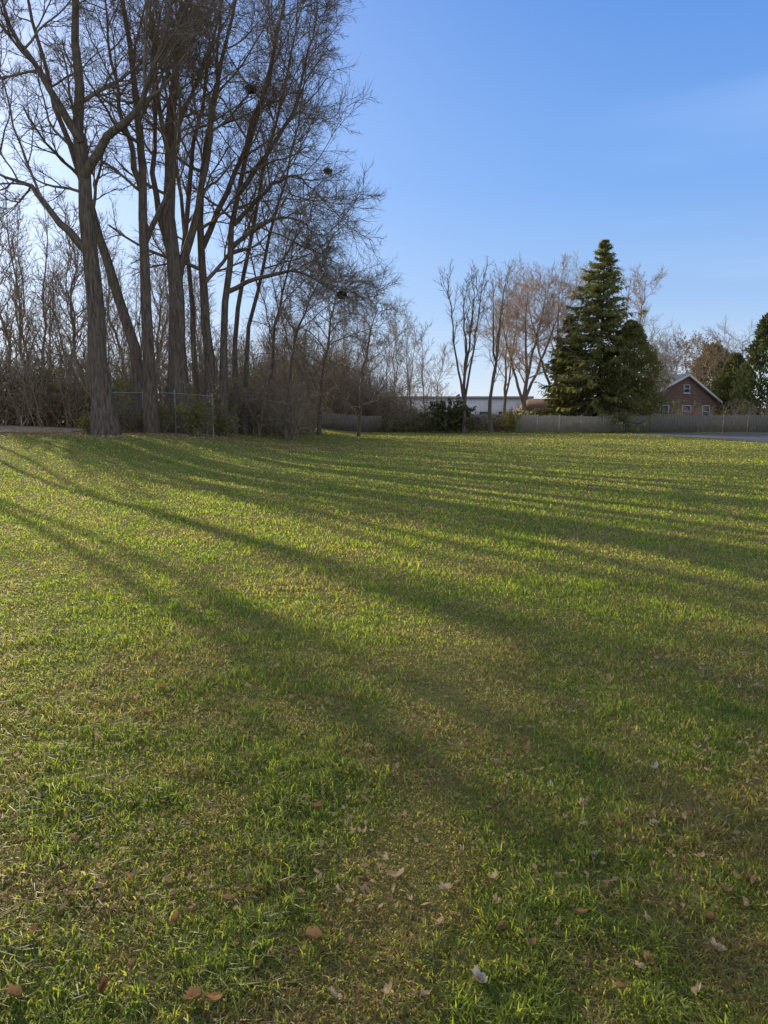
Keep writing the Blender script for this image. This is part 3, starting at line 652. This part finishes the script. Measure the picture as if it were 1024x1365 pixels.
def leaf_mesh(seed, mat):
    r = np.random.default_rng(seed); na, nr = 32, 6; mb = MB()
    th = np.arange(na)*2*math.pi/na
    rad = .68+.32*np.abs(np.cos(th*2.5))**.8+r.normal(0, .07, na)
    c1, c2, fold = r.uniform(.7, 1.5), r.uniform(-.3, .9), r.uniform(1.0, 2.2)
    asp = r.uniform(.42, .66)
    V = [(0, 0, 0)]
    for j in range(1, nr+1):
        for i in range(na):
            q = rad[i]*j/nr; x = q*math.cos(th[i]); y = q*math.sin(th[i])*asp
            V.append((x*(1-.15*c1*x*x), y*.85, c1*x*x*.7+c2*y*y+fold*abs(y)*.7+.12*math.sin(6*x+seed)*math.cos(7*y+seed)*j/nr))
    T = [(0, 1+i, 1+(i+1) % na) for i in range(na)]
    Q = [(1+(j-1)*na+i, 1+j*na+i, 1+j*na+(i+1) % na, 1+(j-1)*na+(i+1) % na) for j in range(1, nr) for i in range(na)]
    mb.add(V, Q, T)
    tubes(mb, np.array([[(-.05, 0, .0), (-.7, .02, .3*c1), (-1.1, .08, .2), (-1.5, .2, -.05)]]), np.array([[.03, .025, .025, .03]]), 5)
    V = mb.verts(); zmin = V[:, 2].min(); mb.V = [V-np.array([0, 0, zmin])]
    return mb.build('fallen_leaf', mat, smooth=True)
PROTO = {(c, s): leaf_mesh(s*7+len(c), LM[c]) for c in LM for s in range(4)}
used = set()
def put_leaf(px, py, size, colr, label, group=None):
    v = random.randrange(4); p = PROTO[(colr, v)]
    if (colr, v) in used: o = p.copy(); COL.objects.link(o)
    else: o = p; used.add((colr, v))
    x, y = ground_hit(px, py)
    o.location = (x, y, float(G(x, y))+.028); s = size/2
    o.scale = (s, s, s); o.rotation_euler = (random.uniform(-.7, .7), random.uniform(-.7, .7), random.uniform(0, 6.28))
    tag(o, label, 'leaf', group)
big = [(530,1180,.09,'tan','large pale tan leaf curled in the grass at lower centre'),
 (519,1156,.06,'tan','narrow tan leaf just above the large pale tan leaf'),
 (643,1322,.075,'grey','whitish grey crumpled leaf near the bottom edge right of centre'),
 (262,1345,.065,'brown','big brown leaf at the bottom edge left of centre'),
 (285,1350,.055,'orange','orange brown leaf beside the big brown one at the bottom edge'),
 (414,1262,.065,'brown','brown folded leaf lower centre left of the dry strip'),
 (236,1236,.055,'brown','dark brown leaf in green grass at the lower left'),
 (176,1182,.05,'orange','rusty leaf at left above the dark brown one'),
 (45,1256,.06,'brown','long brown leaf near the lower left picture edge'),
 (135,1328,.05,'red','dark reddish leaf close to the bottom left corner'),
 (499,780,.11,'orange','bright orange leaf alone in the sunlit middle lawn'),
 (992,1088,.055,'red','dark red leaf near the right picture edge'),
 (955,1275,.06,'tan','tan leaf at the lower right near the edge'),
 (876,1032,.055,'grey','pale grey leaf at right, upper of the grey ones'),
 (872,1106,.045,'grey','small pale grey leaf at right, lower of the grey ones'),
 (792,1150,.045,'grey','grey leaf right of centre in short grass'),
 (736,1056,.045,'grey','grey leaf farther up, right of the dry strip'),
 (250,1027,.035,'grey','tiny whitish leaf in green grass left of centre')]
for b in big: put_leaf(*b)
small = [(375,1166),(390,1115),(130,1140),(530,940),(246,920),(290,946),(640,916),(845,1095),(935,1155),(920,1092),(820,1330),(565,970),(80,936),(372,892),(962,890),(972,907),(850,900),(1004,862),(800,868),(60,932),(155,1002),(500,912),(20,1342),(432,1226),(225,908),(262,930),(180,922),(700,1010),(610,1045),(490,1120),(330,1060),(30,1130),(100,1060),(470,1030),(760,960),(690,880),(560,860),(430,850),(300,830),(120,850),(880,960),(940,1010),(1000,1180),(860,1240),(740,1240),(660,1180),(590,1240),(560,1340),(480,1330),(350,1300),(300,1210),(90,1200),(740,1110),(820,1110),(895,880),(930,900),(950,895),(985,920),(200,985),(60,1020)]
for i in range(70): small.append((random.uniform(10, 1015), 770+560*random.random()**1.4))
for i in range(50): small.append((random.uniform(380, 1015), 860+480*random.random()))
for i in range(28): small.append((random.gauss(230, 70), random.gauss(925, 24)))
for (px, py) in small:
    put_leaf(px+random.uniform(-6, 6), py+random.uniform(-5, 5), random.uniform(.03, .054), random.choice(('brown', 'brown', 'tan')), 'small dry brown leaf lying loose in the grass', 'small brown leaves on the lawn')
for k, o in PROTO.items():
    if k not in used: bpy.data.objects.remove(o)
# ------------------------------------------------------------------ light
EL, AZ = math.radians(18), math.radians(-35)
sv = Vector((math.sin(AZ)*math.cos(EL), math.cos(AZ)*math.cos(EL), math.sin(EL)))
w = bpy.data.worlds.new('World'); SC.world = w; w.use_nodes = True; nt = w.node_tree; N = nt.nodes; L = nt.links
bg = N['Background']; sk = N.new('ShaderNodeTexSky'); sk.sky_type = 'NISHITA'; sk.sun_disc = False
sk.sun_elevation = EL; sk.sun_rotation = AZ; sk.air_density = 1.0; sk.dust_density = .3; sk.ozone_density = 3.0
STR = .12
tc = N.new('ShaderNodeTexCoord'); sx = N.new('ShaderNodeSeparateXYZ'); L.new(tc.outputs['Generated'], sx.inputs[0])
cr = N.new('ShaderNodeValToRGB'); L.new(sx.outputs['Z'], cr.inputs[0]); el = cr.color_ramp.elements
stops = [(0, (.80, .87, .96)), (.05, (.62, .76, .96)), (.14, (.38, .59, .94)), (.28, (.21, .44, .92)), (.46, (.115, .315, .82)), (.7, (.32, .38, .52)), (1, (.40, .43, .50))]  # topmost stops lie above the view, greyed to warm the shade
el[0].position = 0; el[0].color = (*stops[0][1], 1); el[1].position = 1; el[1].color = (*stops[-1][1], 1)
for p, c in stops[1:-1]: e = el.new(p); e.color = (*c, 1)
def math_(op, a, b=None):
    m = N.new('ShaderNodeMath'); m.operation = op
    for i, v in enumerate((a, b)):
        if v is None: continue
        if isinstance(v, (int, float)): m.inputs[i].default_value = v
        else: L.new(v, m.inputs[i])
    return m.outputs[0]
dt = N.new('ShaderNodeVectorMath'); dt.operation = 'DOT_PRODUCT'; dt.inputs[1].default_value = sv; L.new(tc.outputs['Generated'], dt.inputs[0])
dd = math_('MAXIMUM', dt.outputs['Value'], 0.0)
glow = math_('ADD', math_('MULTIPLY', math_('POWER', dd, 7.0), .36), math_('MULTIPLY', math_('POWER', dd, 40.0), .5))
# fill glow added to the sky behind the camera, lifts shaded sides
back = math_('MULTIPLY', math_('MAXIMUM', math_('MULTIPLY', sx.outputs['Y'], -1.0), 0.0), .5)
# faint cirrus
mp = N.new('ShaderNodeMapping'); mp.inputs['Rotation'].default_value = (0, math.radians(-35), 0); mp.inputs['Scale'].default_value = (1.2, 1.2, 9)
L.new(tc.outputs['Generated'], mp.inputs[0])
nz = N.new('ShaderNodeTexNoise'); nz.inputs['Scale'].default_value = 1.6; nz.inputs['Detail'].default_value = 6; L.new(mp.outputs[0], nz.inputs['Vector'])
cm = N.new('ShaderNodeMapRange'); cm.inputs[1].default_value = .48; cm.inputs[2].default_value = .8; cm.inputs[3].default_value = 0; cm.inputs[4].default_value = .14; L.new(nz.outputs[0], cm.inputs[0])
xm = N.new('ShaderNodeMapRange'); xm.inputs[1].default_value = .2; xm.inputs[2].default_value = .5; L.new(sx.outputs['X'], xm.inputs[0])
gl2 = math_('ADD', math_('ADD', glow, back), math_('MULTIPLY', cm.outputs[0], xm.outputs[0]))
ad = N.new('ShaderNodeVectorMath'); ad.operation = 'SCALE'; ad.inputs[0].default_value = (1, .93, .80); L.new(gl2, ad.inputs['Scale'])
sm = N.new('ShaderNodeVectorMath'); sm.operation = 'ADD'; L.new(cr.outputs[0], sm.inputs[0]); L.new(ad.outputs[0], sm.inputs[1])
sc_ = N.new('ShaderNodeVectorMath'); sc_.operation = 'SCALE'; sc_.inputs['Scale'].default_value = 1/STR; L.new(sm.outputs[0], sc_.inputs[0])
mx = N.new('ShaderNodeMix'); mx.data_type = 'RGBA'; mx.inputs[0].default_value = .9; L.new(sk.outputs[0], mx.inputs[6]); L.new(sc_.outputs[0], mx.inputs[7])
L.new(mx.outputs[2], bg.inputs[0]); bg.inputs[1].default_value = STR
sd = bpy.data.lights.new('sun', 'SUN'); sd.energy = 5; sd.angle = math.radians(.35); sd.color = (1, .87, .62)
so = bpy.data.objects.new('sun', sd); COL.objects.link(so)
so.rotation_euler = sv.to_track_quat('Z', 'Y').to_euler(); so.location = (-40, 60, 30)
cd = bpy.data.cameras.new('camera'); cam = bpy.data.objects.new('camera', cd); COL.objects.link(cam)
cd.sensor_fit = 'VERTICAL'; cd.sensor_height = 36; cd.lens = 36*F/1365; cd.clip_end = 3000; cd.clip_start = .05
cam.location = (0, 0, CAMH); cam.rotation_euler = (math.pi/2-PITCH, 0, 0)
SC.camera = cam
SC.view_settings.view_transform = 'Standard'; SC.view_settings.look = 'None'; SC.view_settings.exposure = 0
